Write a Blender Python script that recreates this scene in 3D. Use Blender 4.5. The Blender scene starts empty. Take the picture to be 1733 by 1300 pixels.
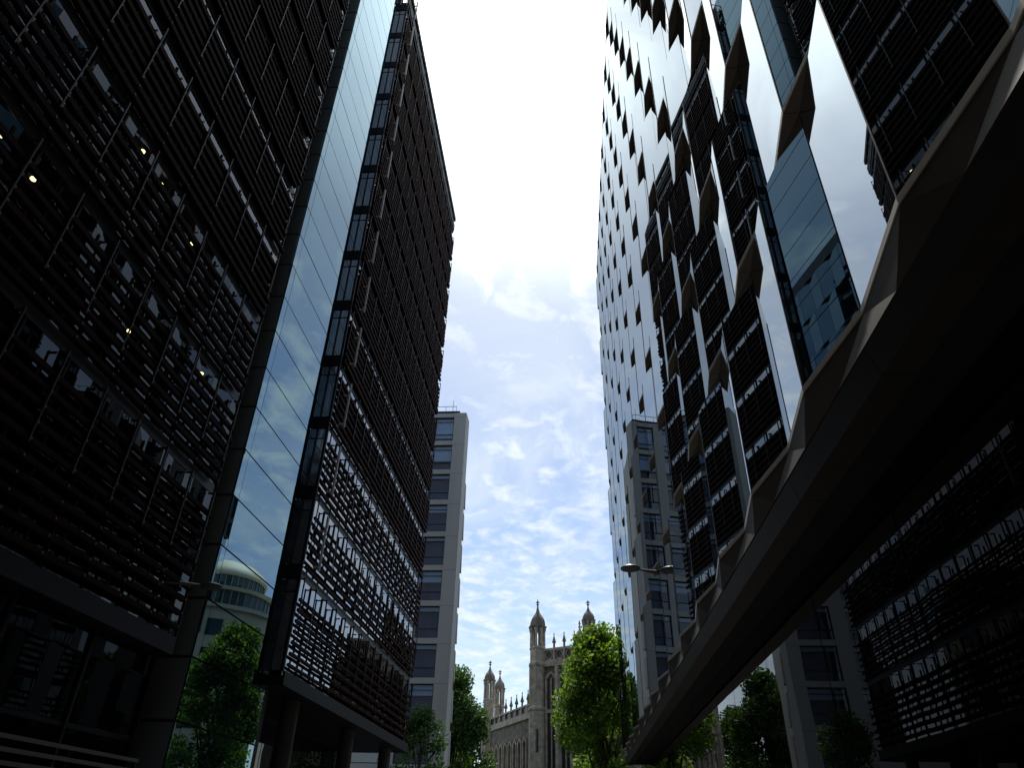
import bpy, math, random
from mathutils import Vector, Matrix
random.seed(7)
S = bpy.context.scene
COL = S.collection
R = math.radians
E = 1.6                       # eye height; heights marked "rel" are above the eye

# ------------------------------------------------------------------ camera
cam = bpy.data.objects.new('camera', bpy.data.cameras.new('camera'))
COL.objects.link(cam)
cam.data.sensor_width = 36.0
cam.data.lens = 36.0 * 1196 / 1733
cam.data.clip_start = 0.05
cam.data.clip_end = 5000
cam.matrix_world = Matrix(((0.99694156, 0.02239039, 0.07487457, 0.0),
                           (0.0749623, -0.54484324, -0.83518052, 0.0),
                           (0.02209488, 0.83823893, -0.54485531, E),
                           (0, 0, 0, 1)))
S.camera = cam

# ------------------------------------------------------------------ light
SUN_EL, SUN_AZ = R(66), R(-5)            # azimuth from +Y towards +X
sun_dir = Vector((math.sin(SUN_AZ) * math.cos(SUN_EL), math.cos(SUN_AZ) * math.cos(SUN_EL), math.sin(SUN_EL)))
sl = bpy.data.lights.new('sun', 'SUN')
sl.energy = 4.0
sl.angle = R(0.6)
sl.color = (1.0, 0.95, 0.86)
so = bpy.data.objects.new('sun', sl)
COL.objects.link(so)
so.rotation_euler = sun_dir.to_track_quat('Z', 'Y').to_euler()

W = bpy.data.worlds.new('World')
S.world = W
W.use_nodes = True
nt = W.node_tree
nt.nodes.clear()
N = nt.nodes.new
L = nt.links.new


def math_node(op, a, b=None, tree=None, clamp=False):
    t = tree or nt
    n = t.nodes.new('ShaderNodeMath')
    n.operation = op
    n.use_clamp = clamp
    for i, v in enumerate((a, b)):
        if v is None:
            continue
        if isinstance(v, (int, float)):
            n.inputs[i].default_value = v
        else:
            t.links.new(v, n.inputs[i])
    return n.outputs[0]


def map_range(v, a, b, c=0.0, d=1.0, smooth=True, tree=None):
    t = tree or nt
    n = t.nodes.new('ShaderNodeMapRange')
    n.interpolation_type = 'SMOOTHSTEP' if smooth else 'LINEAR'
    t.links.new(v, n.inputs[0])
    for i, x in enumerate((a, b, c, d)):
        n.inputs[i + 1].default_value = x
    return n.outputs[0]


sky = N('ShaderNodeTexSky')
sky.sky_type = 'NISHITA'
sky.sun_disc = False
sky.sun_elevation = SUN_EL
sky.sun_rotation = SUN_AZ
sky.air_density = 1.0
sky.dust_density = 1.0
sky.ozone_density = 1.0
tc = N('ShaderNodeTexCoord')
sep = N('ShaderNodeSeparateXYZ')
L(tc.outputs['Generated'], sep.inputs[0])
zc = math_node('MAXIMUM', sep.outputs[2], 0.02)
zz = math_node('ADD', zc, 0.06)
cx = math_node('DIVIDE', sep.outputs[0], zz)
cy = math_node('DIVIDE', sep.outputs[1], zz)
comb = N('ShaderNodeCombineXYZ')
L(cx, comb.inputs[0]); L(cy, comb.inputs[1])


def noise(vec, scale, detail, rough, dist=0.0, loc=(0, 0, 0), scl=(1, 1, 1)):
    mp = N('ShaderNodeMapping')
    mp.inputs['Location'].default_value = loc
    mp.inputs['Scale'].default_value = scl
    L(vec, mp.inputs[0])
    n = N('ShaderNodeTexNoise')
    n.inputs['Scale'].default_value = scale
    n.inputs['Detail'].default_value = detail
    n.inputs['Roughness'].default_value = rough
    n.inputs['Distortion'].default_value = dist
    L(mp.outputs[0], n.inputs['Vector'])
    return n.outputs['Fac']


dot = N('ShaderNodeVectorMath')
dot.operation = 'DOT_PRODUCT'
L(tc.outputs['Generated'], dot.inputs[0])
dot.inputs[1].default_value = sun_dir
dv = dot.outputs['Value']
glow = map_range(dv, 0.88, 0.99)
cover = noise(comb.outputs[0], 0.55, 3, 0.5, 0.3, (3.1, 1.7, 0))          # where cloud fields lie
ripple = noise(comb.outputs[0], 9.5, 6, 0.60, 0.35, (0.4, 2.0, 0), (1.0, 0.8, 1))   # small altocumulus puffs
wisp = noise(comb.outputs[0], 1.5, 7, 0.62, 1.3, (5.0, 0.6, 0), (1.3, 0.7, 1))      # soft torn veils
m_r = math_node('MULTIPLY', map_range(ripple, 0.34, 0.78), map_range(cover, 0.36, 0.56))
m_w = math_node('MULTIPLY', map_range(wisp, 0.36, 0.86), 0.75)
hz = math_node('MULTIPLY', map_range(dv, 0.70, 0.96, 0.0, 0.62), map_range(wisp, 0.30, 0.66, 0.45, 1.0))
veil = math_node('MULTIPLY', map_range(dv, 0.90, 0.985), map_range(wisp, 0.25, 0.62, 0.25, 1.0))
m1 = math_node('MAXIMUM', m_r, m_w)
mask = math_node('MAXIMUM', math_node('MAXIMUM', m1, veil), hz, clamp=True)
horizon = map_range(sep.outputs[2], 0.0, 0.16)
mask = math_node('MULTIPLY', mask, horizon)
bright = math_node('ADD', 6.5, math_node('MULTIPLY', glow, 13.0))
ccol = N('ShaderNodeVectorMath')
ccol.operation = 'SCALE'
ccol.inputs[0].default_value = (0.91, 0.985, 1.0)
L(bright, ccol.inputs['Scale'])
mix = N('ShaderNodeMix')
mix.data_type = 'RGBA'
L(mask, mix.inputs[0])
L(sky.outputs[0], mix.inputs[6])
L(ccol.outputs[0], mix.inputs[7])
bg = N('ShaderNodeBackground')
bg.inputs['Strength'].default_value = 0.15
L(mix.outputs[2], bg.inputs['Color'])
out = N('ShaderNodeOutputWorld')
L(bg.outputs[0], out.inputs['Surface'])

S.view_settings.view_transform = 'Standard'
S.view_settings.look = 'None'
S.view_settings.exposure = 0.12
S.view_settings.gamma = 1.0
S.render.engine = 'CYCLES'
S.cycles.max_bounces = 8
S.cycles.glossy_bounces = 5
S.cycles.transmission_bounces = 4
S.cycles.transparent_max_bounces = 8
S.cycles.caustics_reflective = False
S.cycles.caustics_refractive = False
S.cycles.use_denoising = True

# ------------------------------------------------------------------ materials


def new_mat(name):
    m = bpy.data.materials.new(name)
    m.use_nodes = True
    return m, m.node_tree, m.node_tree.nodes['Principled BSDF']


def mottled(name, c1, c2, scale=1.0, rough=0.7, metal=0.0, detail=5, bump=0.0, streak=False, spec=0.5):
    """solid material whose colour wanders between two tones (dirt, weathering)"""
    m, t, b = new_mat(name)
    g = t.nodes.new('ShaderNodeNewGeometry')
    mp = t.nodes.new('ShaderNodeMapping')
    if streak:
        mp.inputs['Scale'].default_value = (1, 1, 0.12)
    t.links.new(g.outputs['Position'], mp.inputs[0])
    n = t.nodes.new('ShaderNodeTexNoise')
    n.inputs['Scale'].default_value = scale
    n.inputs['Detail'].default_value = detail
    n.inputs['Roughness'].default_value = 0.65
    t.links.new(mp.outputs[0], n.inputs['Vector'])
    r = t.nodes.new('ShaderNodeValToRGB')
    r.color_ramp.elements[0].position = 0.32
    r.color_ramp.elements[1].position = 0.68
    r.color_ramp.elements[0].color = (*c1, 1)
    r.color_ramp.elements[1].color = (*c2, 1)
    t.links.new(n.outputs['Fac'], r.inputs[0])
    t.links.new(r.outputs[0], b.inputs['Base Color'])
    b.inputs['Roughness'].default_value = rough
    b.inputs['Metallic'].default_value = metal
    b.inputs['Specular IOR Level'].default_value = spec
    if bump:
        bp = t.nodes.new('ShaderNodeBump')
        bp.inputs['Strength'].default_value = 0.6
        bp.inputs['Distance'].default_value = bump
        t.links.new(n.outputs['Fac'], bp.inputs['Height'])
        t.links.new(bp.outputs[0], b.inputs['Normal'])
    return m


def glass(name, base, ior, wave=0.002, wscale=0.5, see=0.0, tint=(0.5, 0.6, 0.6), rough=0.0, panel=0.0, spec_tint=None):
    """architectural glass: fresnel mirror over a dark body, gently wavy, optionally letting some light through"""
    m, t, b = new_mat(name)
    b.inputs['Base Color'].default_value = (*base, 1)
    b.inputs['Roughness'].default_value = rough
    b.inputs['IOR'].default_value = ior
    if spec_tint:
        b.inputs['Specular Tint'].default_value = (*spec_tint, 1)
    g = t.nodes.new('ShaderNodeNewGeometry')
    n = t.nodes.new('ShaderNodeTexNoise')
    n.inputs['Scale'].default_value = wscale
    n.inputs['Detail'].default_value = 1.5
    mp = t.nodes.new('ShaderNodeMapping')
    mp.inputs['Scale'].default_value = (1, 1, 0.6)
    if panel:
        ad = t.nodes.new('ShaderNodeVectorMath')
        ad.operation = 'MULTIPLY_ADD'
        cmb = t.nodes.new('ShaderNodeCombineXYZ')
        for i in range(3):
            t.links.new(g.outputs['Random Per Island'], cmb.inputs[i])
        oi = t.nodes.new('ShaderNodeObjectInfo')
        ad2 = t.nodes.new('ShaderNodeVectorMath')
        ad2.operation = 'ADD'
        t.links.new(oi.outputs['Random'], ad2.inputs[1])
        t.links.new(cmb.outputs[0], ad2.inputs[0])
        ad.inputs[1].default_value = (53, 31, 77)
        t.links.new(ad2.outputs[0], ad.inputs[0])
        t.links.new(g.outputs['Position'], ad.inputs[2])
        t.links.new(ad.outputs[0], mp.inputs[0])
    else:
        t.links.new(g.outputs['Position'], mp.inputs[0])
    t.links.new(mp.outputs[0], n.inputs['Vector'])
    bp = t.nodes.new('ShaderNodeBump')
    bp.inputs['Strength'].default_value = 1.0
    bp.inputs['Distance'].default_value = wave
    t.links.new(n.outputs['Fac'], bp.inputs['Height'])
    t.links.new(bp.outputs[0], b.inputs['Normal'])
    if see > 0:
        fr = t.nodes.new('ShaderNodeFresnel')
        fr.inputs['IOR'].default_value = ior
        t.links.new(bp.outputs[0], fr.inputs['Normal'])
        tr = t.nodes.new('ShaderNodeBsdfTransparent')
        tr.inputs[0].default_value = (*tint, 1)
        gl = t.nodes.new('ShaderNodeBsdfGlossy')
        gl.inputs['Roughness'].default_value = rough
        t.links.new(bp.outputs[0], gl.inputs['Normal'])
        mx = t.nodes.new('ShaderNodeMixShader')
        fb = math_node('MULTIPLY', fr.outputs[0], math_node('SUBTRACT', 1.0, g.outputs['Backfacing'], t), t)
        t.links.new(fb, mx.inputs[0])
        t.links.new(tr.outputs[0], mx.inputs[1])
        t.links.new(gl.outputs[0], mx.inputs[2])
        o = t.nodes['Material Output']
        t.links.new(mx.outputs[0], o.inputs['Surface'])
    return m


def emitter(name, col, s):
    m, t, b = new_mat(name)
    b.inputs['Base Color'].default_value = (0.8, 0.8, 0.8, 1)
    b.inputs['Emission Color'].default_value = (*col, 1)
    b.inputs['Emission Strength'].default_value = s
    return m


def leafy(name, dark, light, trans=0.45):
    m, t, b = new_mat(name)
    g = t.nodes.new('ShaderNodeNewGeometry')
    r = t.nodes.new('ShaderNodeValToRGB')
    r.color_ramp.elements[0].color = (*dark, 1)
    r.color_ramp.elements[1].color = (*light, 1)
    t.links.new(g.outputs['Random Per Island'], r.inputs[0])
    t.links.new(r.outputs[0], b.inputs['Base Color'])
    b.inputs['Roughness'].default_value = 0.55
    tl = t.nodes.new('ShaderNodeBsdfTranslucent')
    mu = t.nodes.new('ShaderNodeMix')
    mu.data_type = 'RGBA'
    mu.blend_type = 'MULTIPLY'
    mu.inputs[0].default_value = 1.0
    t.links.new(r.outputs[0], mu.inputs[6])
    mu.inputs[7].default_value = (2.2, 2.0, 0.8, 1)
    t.links.new(mu.outputs[2], tl.inputs[0])
    mx = t.nodes.new('ShaderNodeMixShader')
    mx.inputs[0].default_value = trans
    t.links.new(b.outputs[0], mx.inputs[1])
    t.links.new(tl.outputs[0], mx.inputs[2])
    t.links.new(mx.outputs[0], t.nodes['Material Output'].inputs['Surface'])
    return m


M = dict(
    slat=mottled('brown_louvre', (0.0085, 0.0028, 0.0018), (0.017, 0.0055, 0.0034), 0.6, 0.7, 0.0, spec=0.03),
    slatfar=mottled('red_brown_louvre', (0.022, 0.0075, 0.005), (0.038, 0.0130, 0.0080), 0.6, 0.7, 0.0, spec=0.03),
    cladding=mottled('blue_grey_cladding', (0.11, 0.135, 0.18), (0.15, 0.175, 0.23), 0.4, 0.7),
    spandrel=mottled('grey_spandrel', (0.022, 0.021, 0.025), (0.034, 0.032, 0.037), 0.4, 0.5, 0.0),
    darkmetal=mottled('dark_metal', (0.006, 0.006, 0.008), (0.011, 0.011, 0.014), 0.7, 0.55, 0.0, spec=0.12),
    hanger=mottled('grey_hanger', (0.009, 0.008, 0.007), (0.018, 0.015, 0.014), 0.8, 0.5, 0.0, spec=0.25),
    clip=mottled('tan_clip', (0.07, 0.04, 0.028), (0.11, 0.065, 0.045), 3.0, 0.6),
    palebar=mottled('pale_bracket', (0.42, 0.39, 0.34), (0.50, 0.47, 0.41), 1.2, 0.55),
    inside=mottled('office_interior', (0.012, 0.012, 0.013), (0.03, 0.028, 0.026), 0.5, 0.9),
    lamp=emitter('warm_downlight', (1.0, 0.74, 0.30), 8.0),
    g_dark=glass('dark_office_glass', (0.004, 0.006, 0.007), 2.0, 0.0026, 0.55, see=0.3, tint=(0.60, 0.63, 0.62)),
    g_box=glass('bright_office_glass', (0.004, 0.006, 0.007), 5.0, 0.0022, 0.55, see=0.3, tint=(0.45, 0.5, 0.5)),
    g_strip=glass('blue_stair_glass', (0.006, 0.012, 0.016), 3.2, 0.0013, 0.4, panel=1, spec_tint=(0.55, 0.84, 1.0)),
    g_return=glass('sky_toned_return_glass', (0.17, 0.19, 0.18), 3.2, 0.001, 0.5, rough=0.04),  # pale body colour stands in for reflected sky
    g_end=glass('sky_toned_end_glass', (0.10, 0.10, 0.105), 3.0, 0.001, 0.5, rough=0.04),  # grey base lifted in place of mirrored sky
    g_facet=glass('facet_glass', (0.005, 0.009, 0.011), 5.0, 0.0010, 0.45, panel=1, spec_tint=(0.88, 0.96, 1.0)),
    g_ground=glass('ground_floor_glass', (0.002, 0.003, 0.004), 1.27, 0.0035, 0.5),
    bronze=mottled('bronze_panel', (0.12, 0.10, 0.083), (0.17, 0.145, 0.12), 1.3, 0.45, 0.0, streak=True, spec=0.5),
    bronzelip=mottled('lit_bronze_lip', (0.36, 0.33, 0.28), (0.46, 0.42, 0.36), 1.5, 0.45, 0.0),  # edge trim paled in its colour to look lit from the street
    bronzelow=mottled('shaded_bronze', (0.015, 0.013, 0.012), (0.025, 0.022, 0.02), 1.3, 0.5, 0.0, streak=True, spec=0.3),  # darker copy of the bronze, underside shade put into its colour
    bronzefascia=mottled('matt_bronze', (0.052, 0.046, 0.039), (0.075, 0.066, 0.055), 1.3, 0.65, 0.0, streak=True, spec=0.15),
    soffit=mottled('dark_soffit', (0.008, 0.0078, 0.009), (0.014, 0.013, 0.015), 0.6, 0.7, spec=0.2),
    joint=mottled('black_joint', (0.004, 0.004, 0.004), (0.007, 0.007, 0.007), 1.0, 0.8),
    stone=mottled('pale_stone_panel', (0.33, 0.325, 0.30), (0.42, 0.41, 0.385), 0.35, 0.75, streak=True),
    church=mottled('weathered_limestone', (0.22, 0.19, 0.148), (0.56, 0.50, 0.40), 1.3, 0.9, detail=9, bump=0.05),
    churchdark=mottled('sooty_rubble', (0.08, 0.07, 0.057), (0.26, 0.23, 0.185), 1.1, 0.95, detail=9, bump=0.08),
    lead=mottled('leaded_window', (0.015, 0.016, 0.018), (0.035, 0.036, 0.04), 3.0, 0.35),
    g_stone=glass('stone_building_glass', (0.010, 0.017, 0.034), 2.0, 0.003, 0.4, see=0.4, tint=(0.75, 0.83, 0.92)),
    blind_reflection=mottled('pale_blind_reflection', (0.70, 0.71, 0.70), (0.78, 0.79, 0.78), 0.8, 0.8),
    room=mottled('blue_grey_room', (0.05, 0.075, 0.12), (0.08, 0.11, 0.17), 0.6, 0.9),  # blue tint gives the panes the tone of reflected sky
    cream=mottled('cream_render', (0.62, 0.55, 0.40), (0.72, 0.65, 0.49), 0.3, 0.8),
    domecream=mottled('cream_dome', (0.75, 0.68, 0.46), (0.82, 0.75, 0.54), 0.3, 0.6),
    g_dome=glass('teal_window', (0.02, 0.05, 0.05), 1.7, 0.001, 0.5),
    bark=mottled('bark', (0.05, 0.04, 0.03), (0.11, 0.09, 0.07), 3.0, 0.95, bump=0.03),
    leaf=leafy('plane_leaf', (0.036, 0.095, 0.014), (0.15, 0.26, 0.038), 0.5),
    leaf2=leafy('dark_leaf', (0.018, 0.055, 0.010), (0.050, 0.115, 0.022), 0.4),
    paving=mottled('stone_paving', (0.07, 0.068, 0.065), (0.11, 0.105, 0.10), 0.8, 0.85),
    ground=mottled('asphalt', (0.04, 0.04, 0.04), (0.062, 0.06, 0.058), 0.5, 0.9),
    conc=mottled('concrete_column', (0.05, 0.048, 0.046), (0.075, 0.072, 0.07), 0.8, 0.8),
    steel=mottled('brushed_steel', (0.07, 0.068, 0.07), (0.10, 0.098, 0.10), 2.0, 0.45, 0.0),
    lampgrey=mottled('lamp_grey', (0.05, 0.05, 0.05), (0.08, 0.08, 0.08), 2.0, 0.4, 0.4),
)

# ------------------------------------------------------------------ mesh helpers


class MB:
    def __init__(self):
        self.v = []
        self.f = []

    def face(self, pts):
        i = len(self.v)
        self.v += [tuple(p) for p in pts]
        self.f.append(tuple(range(i, i + len(pts))))

    def box(self, x0, x1, y0, y1, z0, z1):
        i = len(self.v)
        self.v += [(x0, y0, z0), (x1, y0, z0), (x1, y1, z0), (x0, y1, z0), (x0, y0, z1), (x1, y0, z1), (x1, y1, z1), (x0, y1, z1)]
        for q in ((0, 3, 2, 1), (4, 5, 6, 7), (0, 1, 5, 4), (1, 2, 6, 5), (2, 3, 7, 6), (3, 0, 4, 7)):
            self.f.append(tuple(i + k for k in q))
        return self

    def hexa(self, bot, top):
        i = len(self.v)
        n = len(bot)
        self.v += [tuple(p) for p in bot] + [tuple(p) for p in top]
        self.f.append(tuple(i + k for k in range(n))[::-1])
        self.f.append(tuple(i + n + k for k in range(n)))
        for k in range(n):
            j = (k + 1) % n
            self.f.append((i + k, i + j, i + n + j, i + n + k))
        return self

    def prism(self, poly, z0, z1):
        return self.hexa([(x, y, z0) for x, y in poly], [(x, y, z1) for x, y in poly])

    def bar(self, p, q, w, h=None):
        """square bar from p to q"""
        h = h or w
        p, q = Vector(p), Vector(q)
        d = (q - p).normalized()
        a = d.cross(Vector((0, 0, 1)))
        if a.length < 1e-3:
            a = Vector((1, 0, 0))
        a.normalize()
        b = d.cross(a)
        a *= w / 2
        b *= h / 2
        self.hexa([p - a - b, p + a - b, p + a + b, p - a + b], [q - a - b, q + a - b, q + a + b, q - a + b])
        return self

    def tube(self, p, q, r0, r1, n=8):
        p, q = Vector(p), Vector(q)
        d = (q - p).normalized()
        a = d.cross(Vector((0.3, 0.9, 0.1))).normalized()
        b = d.cross(a)
        ring = [(math.cos(2 * math.pi * k / n), math.sin(2 * math.pi * k / n)) for k in range(n)]
        self.hexa([p + (a * c + b * s) * r0 for c, s in ring], [q + (a * c + b * s) * r1 for c, s in ring])
        return self

    def lathe(self, cx, cy, prof, n=8, rot=0.0):
        i = len(self.v)
        for r, z in prof:
            for k in range(n):
                a = rot + 2 * math.pi * k / n
                self.v.append((cx + r * math.cos(a), cy + r * math.sin(a), z))
        for j in range(len(prof) - 1):
            for k in range(n):
                k2 = (k + 1) % n
                self.f.append((i + j * n + k, i + j * n + k2, i + (j + 1) * n + k2, i + (j + 1) * n + k))
        self.f.append(tuple(i + k for k in range(n))[::-1])
        m = i + (len(prof) - 1) * n
        self.f.append(tuple(m + k for k in range(n)))
        return self

    def obox(self, o, u, v, a0, a1, b0, b1, z0, z1):
        """box in a turned plan frame: o + u*a + v*b"""
        c = [(a0, b0), (a1, b0), (a1, b1), (a0, b1)]
        p = [(o[0] + u[0] * a + v[0] * b, o[1] + u[1] * a + v[1] * b) for a, b in c]
        return self.prism(p, z0, z1)

    def build(self, name, mat, parent=None, origin=None, smooth=False):
        if origin is None:
            origin = Vector((0, 0, 0))
            p = parent
            while p is not None:
                origin += p.location
                p = p.parent
        me = bpy.data.meshes.new(name)
        me.from_pydata([(x - origin[0], y - origin[1], z - origin[2]) for x, y, z in self.v], [], self.f)
        me.materials.append(M[mat])
        if smooth:
            me.polygons.foreach_set('use_smooth', [True] * len(me.polygons))
        me.update()
        o = bpy.data.objects.new(name, me)
        COL.objects.link(o)
        if parent is not None:
            o.parent = parent
        else:
            o.location = origin
        return o


def tag(o, label=None, cat=None, group=None, kind=None):
    for k, v in (('label', label), ('category', cat), ('group', group), ('kind', kind)):
        if v:
            o[k] = v
    return o


def thing(name, label, cat, loc, group=None):
    o = bpy.data.objects.new(name, None)
    COL.objects.link(o)
    o.location = loc
    o.empty_display_size = 0.5
    return tag(o, label, cat, group)


# ------------------------------------------------------------------ ground
g = MB()
g.face([(-900, -900, 0), (900, -900, 0), (900, 900, 0), (-900, 900, 0)])
tag(g.build('ground', 'ground'), kind='structure')
g = MB()
g.box(-13.4, 3.4, -40, 66, 0.004, 0.03)
tag(g.build('pavement', 'paving'), kind='structure')

# ------------------------------------------------------------------ louvred office building on the left
ST = 4.0
LB = thing('office_building', 'dark brown louvred office block with a tall blue glass stair strip, along the left side', 'building', (-18, 20, 0))
FAR_Y = 58.4


def louvre_storey(xf, y0, y1, zb, zt, first, ragged_a, ragged_b, clear=0.80, mat='slat', dep=0.11, thick=0.14):
    """one storey of screen: clear band under the spandrel, deep slats below it, hangers and clips"""
    s, h = MB(), MB()
    clips = []
    z = zt - clear
    n = max(1, int(round((z - zb) / 0.465)))
    pitch = (z - zb) / n
    k0 = y0
    npan = int(round((y1 - y0) / 1.8))
    w = (y1 - y0) / npan
    for i in range(n):
        zc = zb + pitch * (i + 0.55)
        for j in range(npan):
            a, b = y0 + j * w, y0 + (j + 1) * w
            if j == 0 and ragged_a:
                a -= random.uniform(0.0, ragged_a)
            if j == npan - 1 and ragged_b:
                b += random.uniform(0.0, ragged_b)
            t = random.uniform(-0.012, 0.012)
            hh = thick + random.uniform(-0.012, 0.012)
            s.hexa([(xf - dep, a, zc - hh / 2 - 0.02 + t), (xf, a, zc - hh / 2 + t), (xf, b, zc - hh / 2 - t), (xf - dep, b, zc - hh / 2 - 0.02 - t)],
                   [(xf - dep, a, zc + hh / 2 - 0.02 + t), (xf, a, zc + hh / 2 + t), (xf, b, zc + hh / 2 - t), (xf - dep, b, zc + hh / 2 - 0.02 - t)])
        # short spacers between slats, staggered from row to row
        for j in range(npan):
            yy = y0 + (j + (0.33 if i % 2 else 0.66)) * w + random.uniform(-0.08, 0.08)
            s.box(xf - 0.10, xf - 0.03, yy - 0.035, yy + 0.035, zc + thick / 2 - 0.02, zc + pitch - thick / 2 + 0.02)
    for j in range(npan + 1):
        y = y0 + j * w
        zl = max(zb + 0.02, zt - 2.75)
        h.hexa([(xf + 0.004, y - 0.022, zl), (xf + 0.025, y - 0.022, zl), (xf + 0.025, y + 0.022, zl), (xf + 0.004, y + 0.022, zl)],
               [(xf + 0.004, y - 0.022, zt - 0.03), (xf + 0.07, y - 0.022, zt - 0.03), (xf + 0.07, y + 0.022, zt - 0.03), (xf + 0.004, y + 0.022, zt - 0.03)])
        h.box(xf - 0.20, xf + 0.004, y - 0.02, y + 0.02, zt - 0.12, zt - 0.06)
        for i in range(n):
            zc = zb + pitch * (i + 0.55)
            clips.append(len(h.f))
            h.box(xf + 0.002, xf + 0.02, y + 0.03, y + 0.085, zc - 0.03, zc + 0.03)
    ns = len(s.f)
    base = len(s.v)
    s.v += h.v
    s.f += [tuple(q + base for q in f) for f in h.f]
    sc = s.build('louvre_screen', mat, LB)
    sc.data.materials.append(M['hanger'])
    sc.data.materials.append(M['clip'])
    for q in range(ns, len(s.f)):
        sc.data.polygons[q].material_index = 1
    for c in clips:
        for q in range(c, c + 6):
            sc.data.polygons[ns + q].material_index = 2
    return sc


def glazing_storey(xg, y0, y1, z0, z1, mat='g_dark'):
    gm, fm = MB(), MB()
    gm.box(xg - 0.03, xg, y0, y1, z0, z1)
    n = int(round((y1 - y0) / 1.8))
    for j in range(n + 1):
        y = y0 + (y1 - y0) * j / n
        fm.box(xg + 0.002, xg + 0.05, y - 0.035, y + 0.035, z0 + 0.01, z1 - 0.01)
    o = gm.build('window_band', mat, LB)
    fm.build('mullion', 'darkmetal', o)


# near wing: glass at -13.95, screen face at -13.05
NY0, NY1 = -25.3, 23.2
for k in range(13):
    zs = 10.9 + ST * k + E                    # spandrel centre over this storey
    zb = zs - ST + 0.0 if k else 5.55 + E
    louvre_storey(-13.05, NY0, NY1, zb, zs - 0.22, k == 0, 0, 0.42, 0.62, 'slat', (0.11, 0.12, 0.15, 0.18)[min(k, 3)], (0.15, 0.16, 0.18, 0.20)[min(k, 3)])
    glazing_storey(-13.30, NY0, NY1 + 0.5, zb - 0.2 if k == 0 else zs - ST + 0.2, zs - 0.2)
    m = MB()
    m.box(-14.1, -13.28, NY0, NY1 + 0.35, zs - 0.19, zs + 0.19)
    m.build('spandrel', 'spandrel', LB)
    m = MB()
    m.box(-24, -14.11, NY0, NY1 + 0.6, zs - 0.18, zs + 0.18)
    m.build('floor_slab', 'inside', LB)
ZTOP_L = 10.9 + ST * 12 + E + 0.19
m = MB()
m.box(-24.4, -24.05, NY0, FAR_Y, 0.03, 61.2 + E)
m.build('core_wall', 'inside', LB)
m = MB()
m.box(-24, -13.6, NY0 - 0.4, NY0 - 0.02, 0.03, ZTOP_L)
m.build('end_wall', 'spandrel', LB)
m = MB()
m.box(-24, -13.3, NY0, NY1 + 0.6, ZTOP_L + 0.004, ZTOP_L + 0.35)
m.build('roof', 'darkmetal', LB)
# ground floor of the near wing: recessed tall glass with mullions under a shadow beam
m = MB()
m.box(-14.2, -13.12, NY0, NY1 + 0.3, 4.95 + E, 5.50 + E)
m.build('shadow_beam', 'darkmetal', LB)
ng = 14
for j in range(ng):
    a = NY0 + (NY1 + 0.3 - NY0) * j / ng
    b = NY0 + (NY1 + 0.3 - NY0) * (j + 1) / ng
    m = MB()
    m.box(-13.74, -13.70, a + 0.06, b - 0.06, 0.3, 4.94 + E)
    p = m.build('shop_window', 'g_ground', LB)
    m = MB()
    m.box(-13.78, -13.62, b - 0.058, b + 0.058, 0.05, 4.94 + E)
    m.box(-13.698, -13.66, a + 0.07, b - 0.07, 2.35 + E, 2.47 + E)
    m.build('mullion', 'darkmetal', p)
m = MB()
m.box(-13.9, -13.6, NY0, NY1 + 0.3, 0.03, 0.28)
m.build('plinth', 'spandrel', LB)

# warm ceiling lights that are on, a few rooms of each floor
nl = 0
for k in range(13):
    zs = 10.9 + ST * k + E
    j = 0
    y = 6.0
    while y < 23.5:
        if random.random() < 0.34 and nl < 90:
            x = -13.46 - random.choice((0, 0.0, 0.08, 0.2))
            m = MB()
            dz = random.choice((0.36, 0.5, 0.8, 1.2, 1.6))
            m.lathe(x, y, [(0.05, zs - dz - 0.06), (0.075, zs - dz - 0.045), (0.075, zs - dz)], 10)
            lo = m.build('ceiling_light', 'lamp', LB)
            m = MB()
            m.lathe(x, y, [(0.08, zs - dz + 0.001), (0.015, zs - dz + 0.03), (0.012, zs - 0.185)], 8)
            m.build('stem', 'darkmetal', lo)
            nl += 1
        y += 1.35

# blue glass stair strip, panes of half a storey
SY0, SY1 = 24.57, 31.45
cuts = [SY0 + 0.02, SY0 + 0.50, SY1 - 0.62, SY1 - 0.02]
zj = 9.15 + E - 2.01 * 5
rows = []
while zj < 61.5 + E:
    rows.append((max(zj, 0.05), min(zj + 2.01, 62.0 + E)))
    zj += 2.01
m = MB()
m.box(-13.5, -13.08, SY0 + 0.06, SY1 + 0.55, 0.03, 62.0 + E)
m.build('strip_backing', 'joint', LB)
for (a, b) in rows:
    if b - a < 0.1:
        continue
    for i in range(3):
        m = MB()
        t = [random.uniform(-0.0035, 0.0035) for _ in range(4)]
        y0, y1 = cuts[i] + 0.014, cuts[i + 1] - 0.014
        z0, z1 = a + 0.03, b - 0.03
        q = [(-13.0 + t[0], y0, z0), (-13.0 + t[1], y1, z0), (-13.0 + t[2], y1, z1)]
        # keep the pane planar: the fourth corner follows from the other three
        q.append((q[0][0] + q[2][0] - q[1][0], y0, z1))
        m.hexa([(x - 0.04, y, z) for x, y, z in q], q)
        m.build('glass_pane', 'g_strip', LB)
    # glazed return on the camera side of the strip
    m = MB()
    m.box(-14.3, -13.06, SY0 - 0.02, SY0 + 0.02, a + 0.05, b - 0.05)
    m.build('return_pane', 'g_return', LB)
m = MB()
m.box(-24, -13.51, SY0 + 0.05, SY1 + 0.5, 60.2 + E, 62.0 + E)
m.build('strip_head', 'darkmetal', LB)
m = MB()
m.box(-14.34, -13.05, SY0 + 0.025, SY0 + 0.05, 0.03, 62 + E)
m.build('return_frame', 'joint', LB)

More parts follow.
